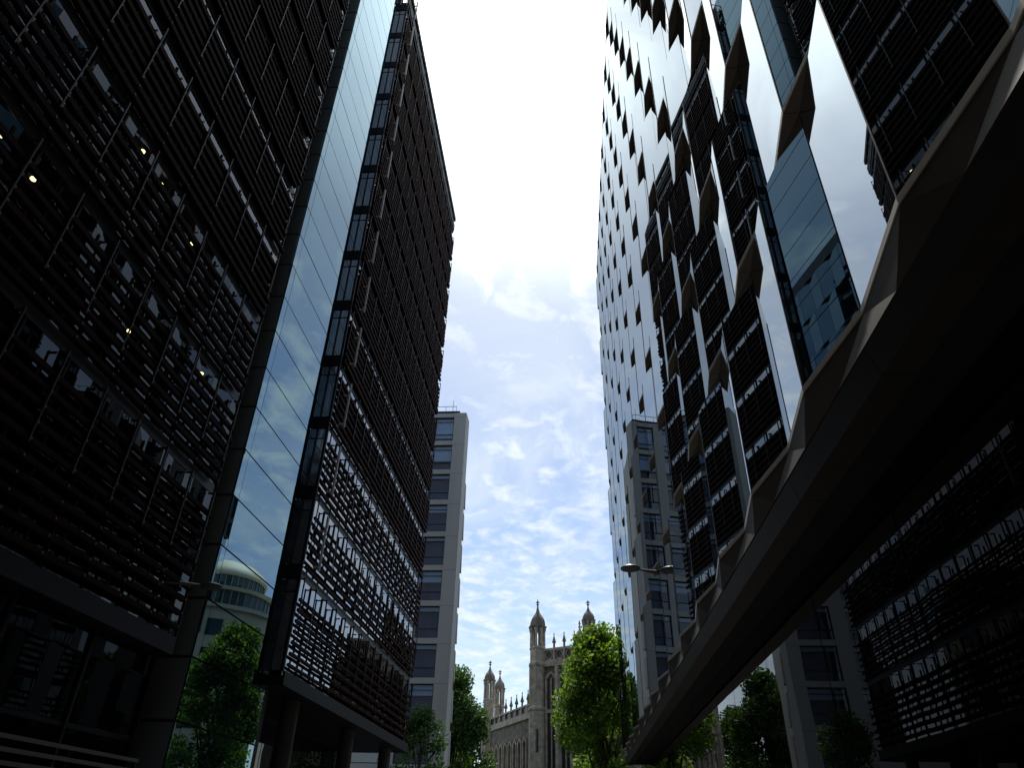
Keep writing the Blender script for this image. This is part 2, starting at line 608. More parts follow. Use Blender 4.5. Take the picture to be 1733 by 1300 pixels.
# far wing: screen face at -12.37, standing proud of the strip
BX, BY0 = -12.37, 31.62
BZ0 = 5.85 + E
for k in range(13):
    zs = 10.45 + ST * k + E
    zb = zs - ST + 0.0 if k else BZ0 + 0.25
    zt = zs - 0.22
    louvre_storey(BX, BY0 + 0.25, FAR_Y - 0.3, zb, zt, k == 0, 0, 0.38, (0.8, 0.8, 0.7, 0.6)[min(k, 3)], 'slatfar', (0.10, 0.10, 0.13, 0.16, 0.18)[min(k, 4)], (0.13, 0.13, 0.15, 0.18, 0.20)[min(k, 4)])
    glazing_storey(BX - 0.24, BY0 + 0.1, FAR_Y - 0.8, zb - 0.2 if k == 0 else zs - ST + 0.2, zs - 0.2, 'g_box')
    m = MB()
    m.box(BX - 0.95, BX - 0.22, BY0 + 0.05, FAR_Y - 0.7, zs - 0.19, zs + 0.19)
    m.build('spandrel', 'spandrel', LB)
    m = MB()
    m.box(-24, BX - 0.96, BY0 + 0.45, FAR_Y - 0.7, zs - 0.18, zs + 0.18)
    m.build('floor_slab', 'inside', LB)
    # camera-facing end bay: grey pane, small top light, dark frame
    z0 = zs - ST + 0.35
    if k == 0:
        z0 = BZ0 + 0.2
    m = MB()
    m.box(-13.02, BX - 0.20, BY0 - 0.06, BY0 - 0.02, z0, zs - 1.02)
    m.box(-13.02, BX - 0.20, BY0 - 0.06, BY0 - 0.02, zs - 0.95, zs - 0.42)
    o = m.build('end_pane', 'g_end', LB)
    m = MB()
    m.box(-13.05, BX - 0.05, BY0 - 0.12, BY0 - 0.063, zs - 0.40, zs + 0.30)
    m.box(BX - 0.19, BX - 0.06, BY0 - 0.12, BY0 + 0.04, z0 - 0.03, zs - 0.41)
    m.box(-13.02, BX - 0.20, BY0 - 0.08, BY0 - 0.063, zs - 1.016, zs - 0.955)
    m.build('frame', 'darkmetal', o)
    # pale sunshade bracket standing off the screen
    br = MB()
    yb, xb = 32.75, BX + 0.30
    br.box(xb - 0.045, xb + 0.045, yb - 0.05, yb + 0.05, zs + 0.35, zs + 3.15)
    br.box(BX - 0.02, xb - 0.047, yb - 0.04, yb + 0.04, zs + 2.35, zs + 2.43)
    br.box(BX - 0.02, xb - 0.047, yb - 0.04, yb + 0.04, zs + 0.52, zs + 0.60)
    br.build('sunshade_bracket', 'palebar', LB)
m = MB()
m.box(-13.4, BX - 0.93, BY0 - 0.015, BY0 + 0.06, 0.03, 60.3 + E)
m.build('corner_post', 'darkmetal', LB)
m = MB()
m.box(-24, BX - 0.2, FAR_Y - 0.66, FAR_Y - 0.35, BZ0 + 0.3, 60.3 + E)
m.build('end_wall', 'cladding', LB)
m = MB()
m.box(-24, BX - 0.05, BY0 - 0.1, FAR_Y - 0.2, BZ0 - 0.42, BZ0 - 0.02)
m.build('undercroft_soffit', 'darkmetal', LB)
m = MB()
m.box(BX - 0.045, BX + 0.06, BY0 - 0.12, FAR_Y - 0.15, BZ0 - 0.40, BZ0 + 0.18)
m.build('fascia', 'darkmetal', LB)
m = MB()
m.box(-24, BX - 0.1, BY0 - 0.05, FAR_Y - 0.3, 58.9 + E, 59.3 + E)
m.build('roof', 'darkmetal', LB)
# open frame along the roof edge
m = MB()
y = BY0 - 0.05
while y < FAR_Y - 0.3:
    m.box(BX - 0.12, BX - 0.02, y - 0.05, y + 0.05, 59.3 + E, 61.0 + E)
    y += 1.8
m.box(BX - 0.26, BX + 0.03, BY0 - 0.1, FAR_Y - 0.2, 60.85 + E, 61.35 + E)
m.box(BX - 0.14, BX - 0.04, BY0 - 0.1, FAR_Y - 0.2, 59.31 + E, 60.25 + E)
m.build('roof_frame', 'darkmetal', LB)
m = MB()
for x in (-13.0, -12.5):
    m.box(x - 0.03, x + 0.03, BY0 - 0.30, BY0 - 0.24, 58.6 + E, 61.6 + E)
for z in (59.6, 60.6, 61.6):
    m.bar((-13.0, BY0 - 0.27, z + E), (-12.5, BY0 - 0.27, z + E), 0.05)
    m.bar((-12.5, BY0 - 0.27, z + E), (-12.5, BY0 + 1.7, z + E), 0.05)
m.build('roof_rail', 'palebar', LB)
# columns and the dark recessed wall below the far wing
for y in (35.6, 45.6, 55.5):
    m = MB()
    m.lathe(-13.35, y, [(0.42, 0.03), (0.42, BZ0 - 0.43)], 24)
    m.build('column', 'conc', LB, smooth=False)
for j in range(8):
    a = SY1 + 0.7 + j * 3.3
    m = MB()
    m.box(-17.06, -17.0, a + 0.05, a + 3.25, 0.05, BZ0 - 0.45)
    m.build('lobby_window', 'g_ground', LB)

# ------------------------------------------------------------------ faceted bronze and glass building on the right
RB = thing('faceted_building', 'tower of folded glass diamonds and bronze ledges overhanging on the right side', 'building', (16, 22, 0))
XI, XO = 3.67, 3.44
Y0R, DYR = 3.51, 1.8
NA, NB = -8, 29
ZB0 = 5.6 + E
RH = 3.95
NR = 11


def vert(n, r):
    inn = (n + r) % 2 == 0
    return (XI if inn else XO, Y0R + DYR * n)


facets = []
for r in range(NR):
    for n in range(NA, NB):
        a, b = vert(n, r), vert(n + 1, r)
        d = math.hypot((a[1] + b[1]) / 2, (r + .5) * RH + 5.6, 3.5)
        ang = abs(a[0] * 1.0 * (b[1]) - b[0] * a[1]) / d      # facing towards the eye
        vis = (a[1] > 1.5) * ang / d / d
        facets.append((vis, r, n, a, b))
facets.sort(reverse=True)


def facet_mesh(m, r, n, a, b):
    z0, z1 = ZB0 + RH * r + 0.05, ZB0 + RH * (r + 1) - 0.066
    d = Vector((b[0] - a[0], b[1] - a[1])).normalized()
    nn = Vector((-d.y, d.x))          # street side
    if nn.x > 0:
        nn = -nn
    p0 = Vector(a) + d * 0.022
    p1 = Vector(b) - d * 0.022
    q0, q1 = p0 - nn * 0.05, p1 - nn * 0.05
    jz = random.uniform(-0.003, 0.003)
    jy = random.uniform(-0.003, 0.003)
    m.hexa([(p0.x, p0.y, z0), (p1.x + jy, p1.y, z0), (q1.x + jy, q1.y, z0), (q0.x, q0.y, z0)],
           [(p0.x + jz, p0.y, z1), (p1.x + jy + jz, p1.y, z1), (q1.x + jy + jz, q1.y, z1), (q0.x + jz, q0.y, z1)])


for (vis, r, n, a, b) in facets[:100]:
    m = MB()
    facet_mesh(m, r, n, a, b)
    m.build('glass_facet', 'g_facet', RB)
m = MB()
for (vis, r, n, a, b) in facets[100:]:
    facet_mesh(m, r, n, a, b)
tag(m.build('glass_facet', 'g_facet', RB), kind='stuff')


def offset_path(r, dx):
    return [(vert(n, r)[0] + dx, vert(n, r)[1]) for n in range(NA, NB + 1)]


for r in range(NR + 1):
    z = ZB0 + RH * r
    # bronze ledge under this row, one panel per facet; it overhangs the row below
    m, lip = MB(), MB()
    rr = min(r, NR - 1) if r < NR else NR
    for n in range(NA, NB):
        a, b = vert(n, rr), vert(n + 1, rr)
        g_ = 0.006
        m.prism([(a[0] + 0.012, a[1] + g_), (b[0] + 0.012, b[1] - g_), (4.1, b[1] - g_), (4.1, a[1] + g_)], z - 0.06, z + 0.04)
        lip.prism([(a[0] - 0.012, a[1]), (b[0] - 0.012, b[1]), (b[0] + 0.008, b[1]), (a[0] + 0.008, a[1])], z - 0.045, z + 0.045)
    m.build('bronze_ledge', 'bronze', RB)
    lip.build('sill_trim', 'bronzelip', RB)
    if r < NR:
        bk = MB()
        pts = offset_path(r, 0.09)
        for p, q in zip(pts[:-1], pts[1:]):
            bk.prism([p, q, (q[0] + 0.05, q[1]), (p[0] + 0.05, p[1])], z + 0.042, z + RH - 0.062)
        bk.build('facet_backing', 'joint', RB)
        jm = MB()
        for n in range(NA, NB + 1):
            v = vert(n, r)
            out_ = v[0] == XO
            jm.box(v[0] - (0.010 if out_ else -0.004), v[0] + 0.03, v[1] - 0.014, v[1] + 0.014, z + 0.05, z + RH - 0.066)
        jm.build('corner_bead', 'bronze', RB)

# fascia: triangles folding from the zigzag down to a straight line, a black slot, a second straight band
XF, ZF = 3.57, 5.07 + E
FB = 1.0


def tri_slab(m, p, q, s_):
    p, q, s_ = Vector(p), Vector(q), Vector(s_)
    off = Vector((0.05, 0, 0))
    m.hexa([p, q, s_], [p + off, q + off, s_ + off])


zt = ZB0 - 0.062
for n in range(NA, NB + 1):
    v = vert(n, 0)
    if v[0] == XI:
        ft = MB()
        tri_slab(ft, (XI - 0.003, v[1], zt), (XF, v[1] - FB, ZF), (XF, v[1] + FB, ZF))
        ft.build('fascia_panel', 'bronzefascia', RB)
    elif NA < n < NB:
        a, b = vert(n - 1, 0), vert(n + 1, 0)
        o_ = (v[0] - 0.003, v[1], zt)
        b1, b2 = (XF, a[1] + FB + 0.008, ZF), (XF, b[1] - FB - 0.008, ZF)
        fd = MB()
        tri_slab(fd, (a[0] - 0.003, a[1] + 0.006, zt), o_, b1)
        tri_slab(fd, o_, (b[0] - 0.003, b[1] - 0.006, zt), b2)
        tri_slab(fd, o_, b2, b1)
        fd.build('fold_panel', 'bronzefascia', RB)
YA, YB = Y0R + DYR * NA, Y0R + DYR * NB
m = MB()
m.box(XF + 0.03, XF + 0.4, YA, YB, ZF - 0.055, ZF - 0.003)
m.build('shadow_slot', 'joint', RB)
n = NA
lower = MB()
while n < NB:
    ya = Y0R + DYR * n
    yb = min(ya + DYR * 2, YB)
    lower.hexa([(XF + 0.10, ya + 0.006, ZF - 0.42), (XF + 0.10, yb - 0.006, ZF - 0.42), (XF + 0.5, yb - 0.006, ZF - 0.42), (XF + 0.5, ya + 0.006, ZF - 0.42)],
               [(XF - 0.01, ya + 0.006, ZF - 0.06), (XF - 0.01, yb - 0.006, ZF - 0.06), (XF + 0.5, yb - 0.006, ZF - 0.06), (XF + 0.5, ya + 0.006, ZF - 0.06)])
    n += 2
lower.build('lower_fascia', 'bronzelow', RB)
m = MB()
m.box(XF + 0.51, 30, YA, YB, ZF - 0.36, ZF - 0.10)
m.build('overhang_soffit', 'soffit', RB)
# recessed ground floor glass
ngl = 16
for j in range(ngl):
    a = YA + (YB - YA) * j / ngl
    b = YA + (YB - YA) * (j + 1) / ngl
    m = MB()
    m.box(4.66, 4.70, a + 0.02, b - 0.02, 0.2, ZF - 0.37)
    p = m.build('shopfront_pane', 'g_ground', RB)
m = MB()
m.box(4.72, 4.9, YA, YB, 0.03, ZF - 0.37)
m.build('shopfront_backing', 'joint', RB)
# body, far end wall and roof
m = MB()
m.box(3.96, 30, YA, YB - 0.02, ZB0 + 0.06, ZB0 + RH * NR - 0.01)
m.build('core', 'joint', RB)
for r in range(NR):
    z = ZB0 + RH * r
    m = MB()
    m.box(3.98, 30, YB, YB + 0.06, z + 0.1, z + RH - 0.15)
    m.build('end_glazing', 'g_facet', RB)
m = MB()
m.box(3.55, 30.2, YA, YB + 0.1, ZB0 + RH * NR + 0.07, ZB0 + RH * NR + 1.3)
m.build('parapet', 'bronze', RB)

# ------------------------------------------------------------------ pale stone office block at the end, left
SB = thing('stone_office_block', 'pale stone office block with a column of tall windows, beyond the brown louvres', 'building', (-22, 86, 0))
SYF = 78.0
ZT_S = 46.6 + E
m = MB()
xs0, xs1 = -14.35, -12.80
poly = [(xs1, SYF), (xs1 + 0.05, SYF + 2.4), (-17.0, 99), (-40, 99), (-40, SYF + 1.15), (xs0, SYF + 1.15), (xs0, SYF)]
m.prism(poly, 0.03, ZT_S)
m.build('wall', 'stone', SB)
STS = 4.03
bays = [(-17.9, -14.35), (-22.9, -19.4)]
m = MB()
m.box(-19.398, -17.902, SYF + 0.02, SYF + 1.14, 0.03, ZT_S)
m.box(-26, -22.902, SYF + 0.02, SYF + 1.14, 0.03, ZT_S)
m.build('pier', 'stone', SB)
for k in range(12):
    jn = MB()
    ztop = 46.3 + E - STS * k
    for (a, b) in bays:
        lt = MB()
        lt.box(a + 0.003, b - 0.003, SYF + 0.06, SYF + 0.54, ztop - 0.30, ztop + (0.30 if k else 0.29))
        lt.build('lintel', 'stone', SB)
        if ztop - 3.6 < 0.2:
            continue
        w = MB()
        w.box(a + 0.02, b - 0.02, SYF + 0.36, SYF + 0.40, ztop - STS + 0.31, ztop - 0.31)
        wo = w.build('window', 'g_stone', SB)
        drop = (2.9, 2.1, 0.5, 0.9, 0.4, 1.3, 0.6, 0.5, 1.1, 0.4, 0.8, 0.5)[k]  # pale blinds; the two long top ones stand in for reflected sky
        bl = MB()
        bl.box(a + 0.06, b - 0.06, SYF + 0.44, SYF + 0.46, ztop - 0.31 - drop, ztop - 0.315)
        bl.build('blind_reflection', 'blind_reflection', wo)
        rm = MB()
        rm.box(a + 0.02, b - 0.02, SYF + 1.08, SYF + 1.13, ztop - STS + 0.31, ztop - 0.31)
        rm.build('room_back', 'room', wo)
        f = MB()
        zt2, zb2 = ztop - 0.305, ztop - STS + 0.305
        f.box(a + 0.004, a + 0.10, SYF + 0.28, SYF + 0.357, zb2, zt2)
        f.box(b - 0.10, b - 0.004, SYF + 0.28, SYF + 0.357, zb2, zt2)
        f.box(a + 0.102, b - 0.102, SYF + 0.28, SYF + 0.357, zt2 - 0.09, zt2)
        f.box(a + 0.102, b - 0.102, SYF + 0.28, SYF + 0.357, zb2, zb2 + 0.09)
        f.box(a + 0.102, b - 0.102, SYF + 0.29, SYF + 0.357, zb2 + 0.95, zb2 + 1.02)
        f.box(b - 2.42, b - 2.34, SYF + 0.288, SYF + 0.357, zb2 + 1.022, zt2 - 0.092)
        f.box(a + 0.102, b - 0.102, SYF + 0.288, SYF + 0.357, zt2 - 0.62, zt2 - 0.57)
        f.build('frame', 'darkmetal', wo)
    jn.box(xs0 + 0.01, xs1 - 0.004, SYF - 0.004, SYF + 0.02, ztop - 0.315, ztop - 0.29)
    jn.build('panel_joint', 'spandrel', SB)
# projecting stone fins down the receding street side
for k in range(2, 12):
    z1 = 45.9 + E - STS * k
    fx = MB()
    fx.hexa([(xs1 - 0.3, SYF + 2.3, z1 - 3.2), (xs1 + 0.16, SYF + 2.6, z1 - 3.2), (xs1 + 0.05, SYF + 3.6, z1 - 3.2), (xs1 - 0.4, SYF + 3.2, z1 - 3.2)],
            [(xs1 - 0.3, SYF + 2.3, z1), (xs1 + 0.06, SYF + 2.6, z1), (xs1 + 0.0, SYF + 3.6, z1), (xs1 - 0.4, SYF + 3.2, z1)])
    fx.build('fin', 'stone', SB)
m = MB()
m.box(-40, -13.9, SYF + 1.2, SYF + 6, ZT_S + 0.004, ZT_S + 1.0)
m.build('roof_upstand', 'darkmetal', SB)
m = MB()
for x in (-20, -18.6, -17.2, -15.8, -14.4):
    m.box(x - 0.02, x + 0.02, SYF + 1.3, SYF + 1.34, ZT_S + 1.0, ZT_S + 1.75)
m.box(-20, -14.38, SYF + 1.29, SYF + 1.35, ZT_S + 1.75, ZT_S + 1.80)
m.build('roof_rail', 'darkmetal', SB)
m = MB()
m.tube((-14.9, SYF + 1.6, ZT_S + 1.0), (-14.9, SYF + 1.6, ZT_S + 2.9), 0.035, 0.025, 6)
m.build('aerial', 'darkmetal', SB)

# ------------------------------------------------------------------ gothic library at the end of the street
CH = thing('gothic_library', 'grey stone gothic building with domed octagonal turrets, at the end of the street', 'building', (-3, 122, 0))


def turret(cx, cy, zc, z_str, z_lan, z_dome, z_fin, r, rl=None):
    """octagonal turret: shaft with string courses, open lantern, ogee dome, finial (heights rel)"""
    rl = rl or r
    q = math.pi / 8 + 0.2
    s = MB()
    s.lathe(cx, cy, [(rl, 0.05), (rl, z_str + E), (rl * 1.12, z_str + E + 0.1), (rl * 1.12, z_str + E + 0.4), (r, z_str + E + 0.7),
                     (r, zc + E - 0.3), (r * 1.16, zc + E - 0.1), (r * 1.16, zc + E + 0.25), (r * 0.98, zc + E + 0.5),
                     (r * 0.98, z_lan + E - 0.5), (r * 1.08, z_lan + E - 0.4), (r * 1.08, z_lan + E - 0.2), (r * 0.9, z_lan + E)], 8, q)
    # slim ribs at the angles and sunk panels
    for k in range(8):
        a = q + math.pi / 4 * k
        s.lathe(cx + math.cos(a) * r * 0.98, cy + math.sin(a) * r * 0.98, [(0.13, z_str + E + 0.7), (0.13, zc + E - 0.15)], 6)
    so_ = s.build('turret', 'church', CH)
    ln = MB()
    for k in range(8):
        a = q + math.pi / 4 * k
        ln.lathe(cx + math.cos(a) * r * 0.86, cy + math.sin(a) * r * 0.86, [(r * 0.17, z_lan + E + 0.002), (r * 0.15, z_dome + E - 0.75), (r * 0.27, z_dome + E - 0.35), (r * 0.27, z_dome + E - 0.02)], 6, a)
        b = a + math.pi / 8
        ln.lathe(cx + math.cos(b) * r * 0.80, cy + math.sin(b) * r * 0.80, [(r * 0.05, z_lan + E + 0.002), (r * 0.05, z_dome + E - 0.5)], 5)
    ln.build('lantern', 'church', so_)
    d = MB()
    H = z_fin - z_dome
    prof = [(1.04, -0.05), (1.22, 0.02), (1.22, 0.05), (1.0, 0.07), (1.01, 0.14), (0.96, 0.22), (0.84, 0.31), (0.66, 0.39), (0.46, 0.46), (0.30, 0.53), (0.19, 0.61), (0.12, 0.70), (0.09, 0.78)]
    d.lathe(cx, cy, [(r * a, z_dome + E + H * b) for a, b in prof], 8, q)
    d.build('dome', 'churchdark', so_)
    f = MB()
    z = z_dome + E + H * 0.78
    f.lathe(cx, cy, [(0.06, z), (0.20, z + 0.08), (0.22, z + 0.2), (0.08, z + 0.3), (0.07, z + 0.55), (0.17, z + 0.66), (0.06, z + 0.78), (0.03, z_fin + E)], 8)
    f.box(cx - 0.30, cx + 0.30, cy - 0.06, cy + 0.06, z + 0.40, z + 0.54)
    f.build('finial', 'churchdark', so_)


T1, T4 = Vector((-5.2, 115.0)), Vector((2.75, 110.5))
turret(T1.x, T1.y, 23.0, 16.5, 25.8, 28.6, 33.2, 1.22, 1.32)
turret(T4.x, T4.y, 23.0, 16.5, 25.8, 28.6, 31.6, 0.92, 1.2)
turret(-14.45, 132.5, 16.0, 10.0, 21.0, 23.85, 27.2, 0.98, 1.15)
turret(-13.4, 140.5, 16.0, 10.0, 21.2, 23.9, 27.2, 0.95, 1.1)
u = (T4 - T1).normalized()
v_ = Vector((-u.y, u.x))
if v_.y < 0:
    v_ = -v_                         # into the building
Lw = (T4 - T1).length
m = MB()
m.obox(T1, u, v_, 0.2, Lw + 6, 0.25, 9.0, 0.05, 22.7 + E)
m.build('tower_wall', 'churchdark', CH)
m = MB()
m.obox(T1, u, v_, 0.9, Lw + 6, -0.15, 0.248, 22.7 + E, 23.3 + E)
m.obox(T1, u, v_, 0.9, Lw + 6, -0.05, 0.24, 16.2 + E, 16.7 + E)
m.build('string_course', 'church', CH)
pp = MB()
pp.obox(T1, u, v_, 0.9, Lw + 6, -0.1, 0.22, 23.302 + E, 23.7 + E)
pp.obox(T1, u, v_, 0.9, Lw + 6, -0.14, 0.24, 25.0 + E, 25.35 + E)
a = 1.2
while a < Lw + 5.8:
    pp.obox(T1, u, v_, a - 0.16, a + 0.16, -0.16, 0.2, 23.702 + E, 24.998 + E)
    # pierced roundel between the posts
    c0 = a + 0.9
    for k in range(8):
        t0, t1 = k * math.pi / 4, (k + 1) * math.pi / 4
        for rr in ((0.62, 0.12),):
            P = [Vector((T1.x, T1.y)) + u * (c0 + rr[0] * math.cos(t)) for t in (t0, t1)]
            Z = [24.35 + E + rr[0] * math.sin(t) for t in (t0, t1)]
            pp.bar((P[0].x, P[0].y, Z[0]), (P[1].x, P[1].y, Z[1]), 0.14)
    a += 1.8
bk_ = MB()
bk_.obox(T1, u, v_, 0.9, Lw + 6, 0.10, 0.2, 23.702 + E, 24.998 + E)
po = pp.build('parapet', 'church', CH)
bk_.build('parapet_panel', 'lead', po)
for i, a in enumerate((3.0, 4.8, 6.6)):
    P = T1 + u * a
    f = MB()
    f.lathe(P.x, P.y, [(0.16, 25.352 + E), (0.16, 26.0 + E), (0.30, 26.1 + E), (0.30, 26.25 + E), (0.16, 26.7 + E), (0.05, 27.2 + E), (0.10, 27.3 + E), (0.02, 27.6 + E)], 8)
    f.build('pinnacle', 'churchdark', po)
P = T1 + u * 6.9 + v_ * 1.2
f = MB()
f.lathe(P.x, P.y, [(0.75, 22.7 + E), (0.75, 25.9 + E), (0.9, 26.0 + E), (0.9, 26.25 + E), (0.7, 26.7 + E), (0.35, 27.4 + E), (0.12, 28.0 + E), (0.24, 28.3 + E), (0.07, 28.5 + E), (0.2, 28.75 + E), (0.03, 29.3 + E)], 8)
f.build('stair_turret', 'church', CH)


def gothic_window(o, uu, vv, a0, a1, z0, z1, lights=2, transom=None):
    """dark leaded lights behind proud stone jambs, mullions and a pointed head"""
    p = MB()
    p.obox(o, uu, vv, a0, a1, -0.02, 0.02, z0, z1)
    w = p.build('window', 'lead', CH)
    f = MB()
    f.obox(o, uu, vv, a0 - 0.22, a0, -0.32, 0.02, z0, z1)
    f.obox(o, uu, vv, a1, a1 + 0.22, -0.32, 0.02, z0, z1)
    f.obox(o, uu, vv, a0 - 0.3, a1 + 0.3, -0.36, 0.02, z0 - 0.3, z0 - 0.002)
    for i in range(1, lights):
        c = a0 + (a1 - a0) * i / lights
        f.obox(o, uu, vv, c - 0.09, c + 0.09, -0.22, -0.022, z0 + 0.002, z1)
    if transom:
        f.obox(o, uu, vv, a0 + 0.002, a1 - 0.002, -0.26, -0.023, transom, transom + 0.35)
    # head: stepped pointed arch
    c = (a0 + a1) / 2
    hw = (a1 - a0) / 2 + 0.22
    st = 5
    for i in range(st):
        k0 = i / st
        e = hw * (1 - k0 ** 1.6)
        t = 0.2 * hw
        zz0 = z1 + 0.002 + hw * 0.9 * k0
        zz1 = z1 + hw * 0.9 * (i + 1) / st
        f.obox(o, uu, vv, c - e, c - max(e - 0.5 * hw, 0), -0.32, 0.02, zz0, zz1)
        f.obox(o, uu, vv, c + max(e - 0.5 * hw, 0) + 0.001, c + e, -0.32, 0.02, zz0, zz1)
    f.build('tracery', 'church', w)


O1 = T1 + v_ * 0.22
for a in (1.65, 4.0, 6.4):
    gothic_window(O1, u, v_, a, a + 1.5, 3.0 + E, 21.0 + E, 2, 16.3 + E)
bt = MB()
for a in (3.55, 5.95, 8.35):
    bt.obox(T1, u, v_, a - 0.25, a + 0.25, -0.45, 0.245, 0.05, 22.6 + E)
bt.build('buttress', 'church', CH)
# slit in the corner turret
m = MB()
n_ = Vector((-5.2, 115)).normalized()
tt = Vector((-n_.y, n_.x))
m.obox(T1 - n_ * 1.42, tt, n_, -0.14, 0.14, -0.02, 0.4, 11.0 + E, 14.0 + E)
m.build('slit', 'lead', CH)

# long low wing to the left
W0, W1 = Vector((-6.2, 115.8)), Vector((-13.9, 132.0))
wu = (W1 - W0).normalized()
wv = Vector((wu.y, -wu.x))
if wv.x < 0:
    wv = -wv                        # into the building, to the right
WL = (W1 - W0).length
m = MB()
m.obox(W0, wu, wv, 0, WL, 0.0, 10, 0.05, 16.0 + E)
m.build('wing_wall', 'churchdark', CH)
m = MB()
m.obox(W0, wu, wv, 0, WL, -0.35, -0.002, 15.7 + E, 16.3 + E)
m.build('string_course', 'church', CH)
pp = MB()
pp.obox(W0, wu, wv, 0, WL, -0.25, 0.05, 16.302 + E, 16.6 + E)
pp.obox(W0, wu, wv, 0, WL, -0.28, 0.08, 17.5 + E, 17.75 + E)
bk_ = MB()
bk_.obox(W0, wu, wv, 0, WL, -0.05, 0.03, 16.602 + E, 17.498 + E)
a = 1.0
wp = []
while a < WL - 0.5:
    pp.obox(W0, wu, wv, a - 0.15, a + 0.15, -0.3, -0.052, 16.602 + E, 17.498 + E)
    wp.append(a)
    a += 2.4
po = pp.build('parapet', 'church', CH)
bk_.build('parapet_panel', 'lead', po)
for a in wp[:-1]:
    P = W0 + wu * a - wv * 0.1
    f = MB()
    f.lathe(P.x, P.y, [(0.14, 17.752 + E), (0.14, 18.3 + E), (0.28, 18.4 + E), (0.28, 18.55 + E), (0.14, 19.0 + E), (0.05, 19.5 + E), (0.10, 19.6 + E), (0.02, 19.9 + E)], 8)
    f.build('pinnacle', 'churchdark', po)
nb = 8
for i in range(nb):
    a = 0.9 + (WL - 1.6) * i / nb
    gothic_window(W0, wu, wv, a + 0.45, a + 1.55, 4.0 + E, 12.6 + E, 1)

# ------------------------------------------------------------------ round cream building behind the right-hand tower
DB = thing('domed_building', 'cream building with curved glazed top floors under a shallow dome, mirrored in the stair strip', 'building', (32, 114, 0))
m = MB()
m.lathe(32, 114, [(10.2, 0.05), (10.2, 29.0 + E), (10.8, 29.1 + E), (10.8, 29.7 + E), (9.0, 29.8 + E)], 48)
m.build('wall', 'cream', DB)
m = MB()
m.lathe(32, 114, [(8.6, 29.81 + E), (8.6, 32.4 + E)], 48)
m.build('terrace_glazing', 'g_dome', DB)
m = MB()
m.lathe(32, 114, [(9.2, 32.41 + E), (9.3, 32.9 + E), (7.4, 33.0 + E)], 48)
m.build('cornice', 'cream', DB)
m = MB()
m.lathe(32, 114, [(6.9, 33.01 + E), (6.9, 35.3 + E)], 48)
m.build('drum_glazing', 'g_dome', DB)
m = MB()
m.lathe(32, 114, [(7.3, 35.31 + E), (7.3, 35.7 + E), (6.4, 36.8 + E), (4.8, 38.0 + E), (2.6, 38.9 + E), (0.2, 39.2 + E)], 48)
m.build('dome', 'domecream', DB, smooth=True)
m = MB()
for k in range(48):
    a = 2 * math.pi * k / 48
    for rr, z0, z1 in ((8.66, 29.85, 32.38), (6.96, 33.05, 35.28)):
        m.lathe(32 + rr * math.cos(a), 114 + rr * math.sin(a), [(0.07, z0 + E), (0.07, z1 + E)], 4)
m.build('mullion', 'stone', DB)
for lev in range(6):
    z = 25.0 - lev * 4.2
    for k in range(12):
        a = math.pi * (0.95 + k / 11 * 1.1)
        if (k % 2) == 1:
            continue
        c, s_ = math.cos(a), math.sin(a)
        w = MB()
        w.obox((32 + 10.22 * c, 114 + 10.22 * s_), (-s_, c), (c, s_), -1.3, 1.3, -0.3, 0.02, z + E, z + 2.4 + E)
        w.build('window', 'g_dome', DB)

# ------------------------------------------------------------------ unseen block added behind the viewpoint for dark reflections and street shade
BB = thing('added_dark_block', 'added dark block behind the viewpoint, unseen, giving the glass something dark to reflect', 'building', (-4, -50, 0))
m = MB()
m.box(-40, 34, -66, -46, 0.03, 58)
m.build('wall', 'spandrel', BB)
for k in range(14):
    m = MB()
    m.box(-39, 33, -45.99, -45.9, 1.6 + k * 4, 3.9 + k * 4)
    m.build('window_band', 'g_ground', BB)

# ------------------------------------------------------------------ trees


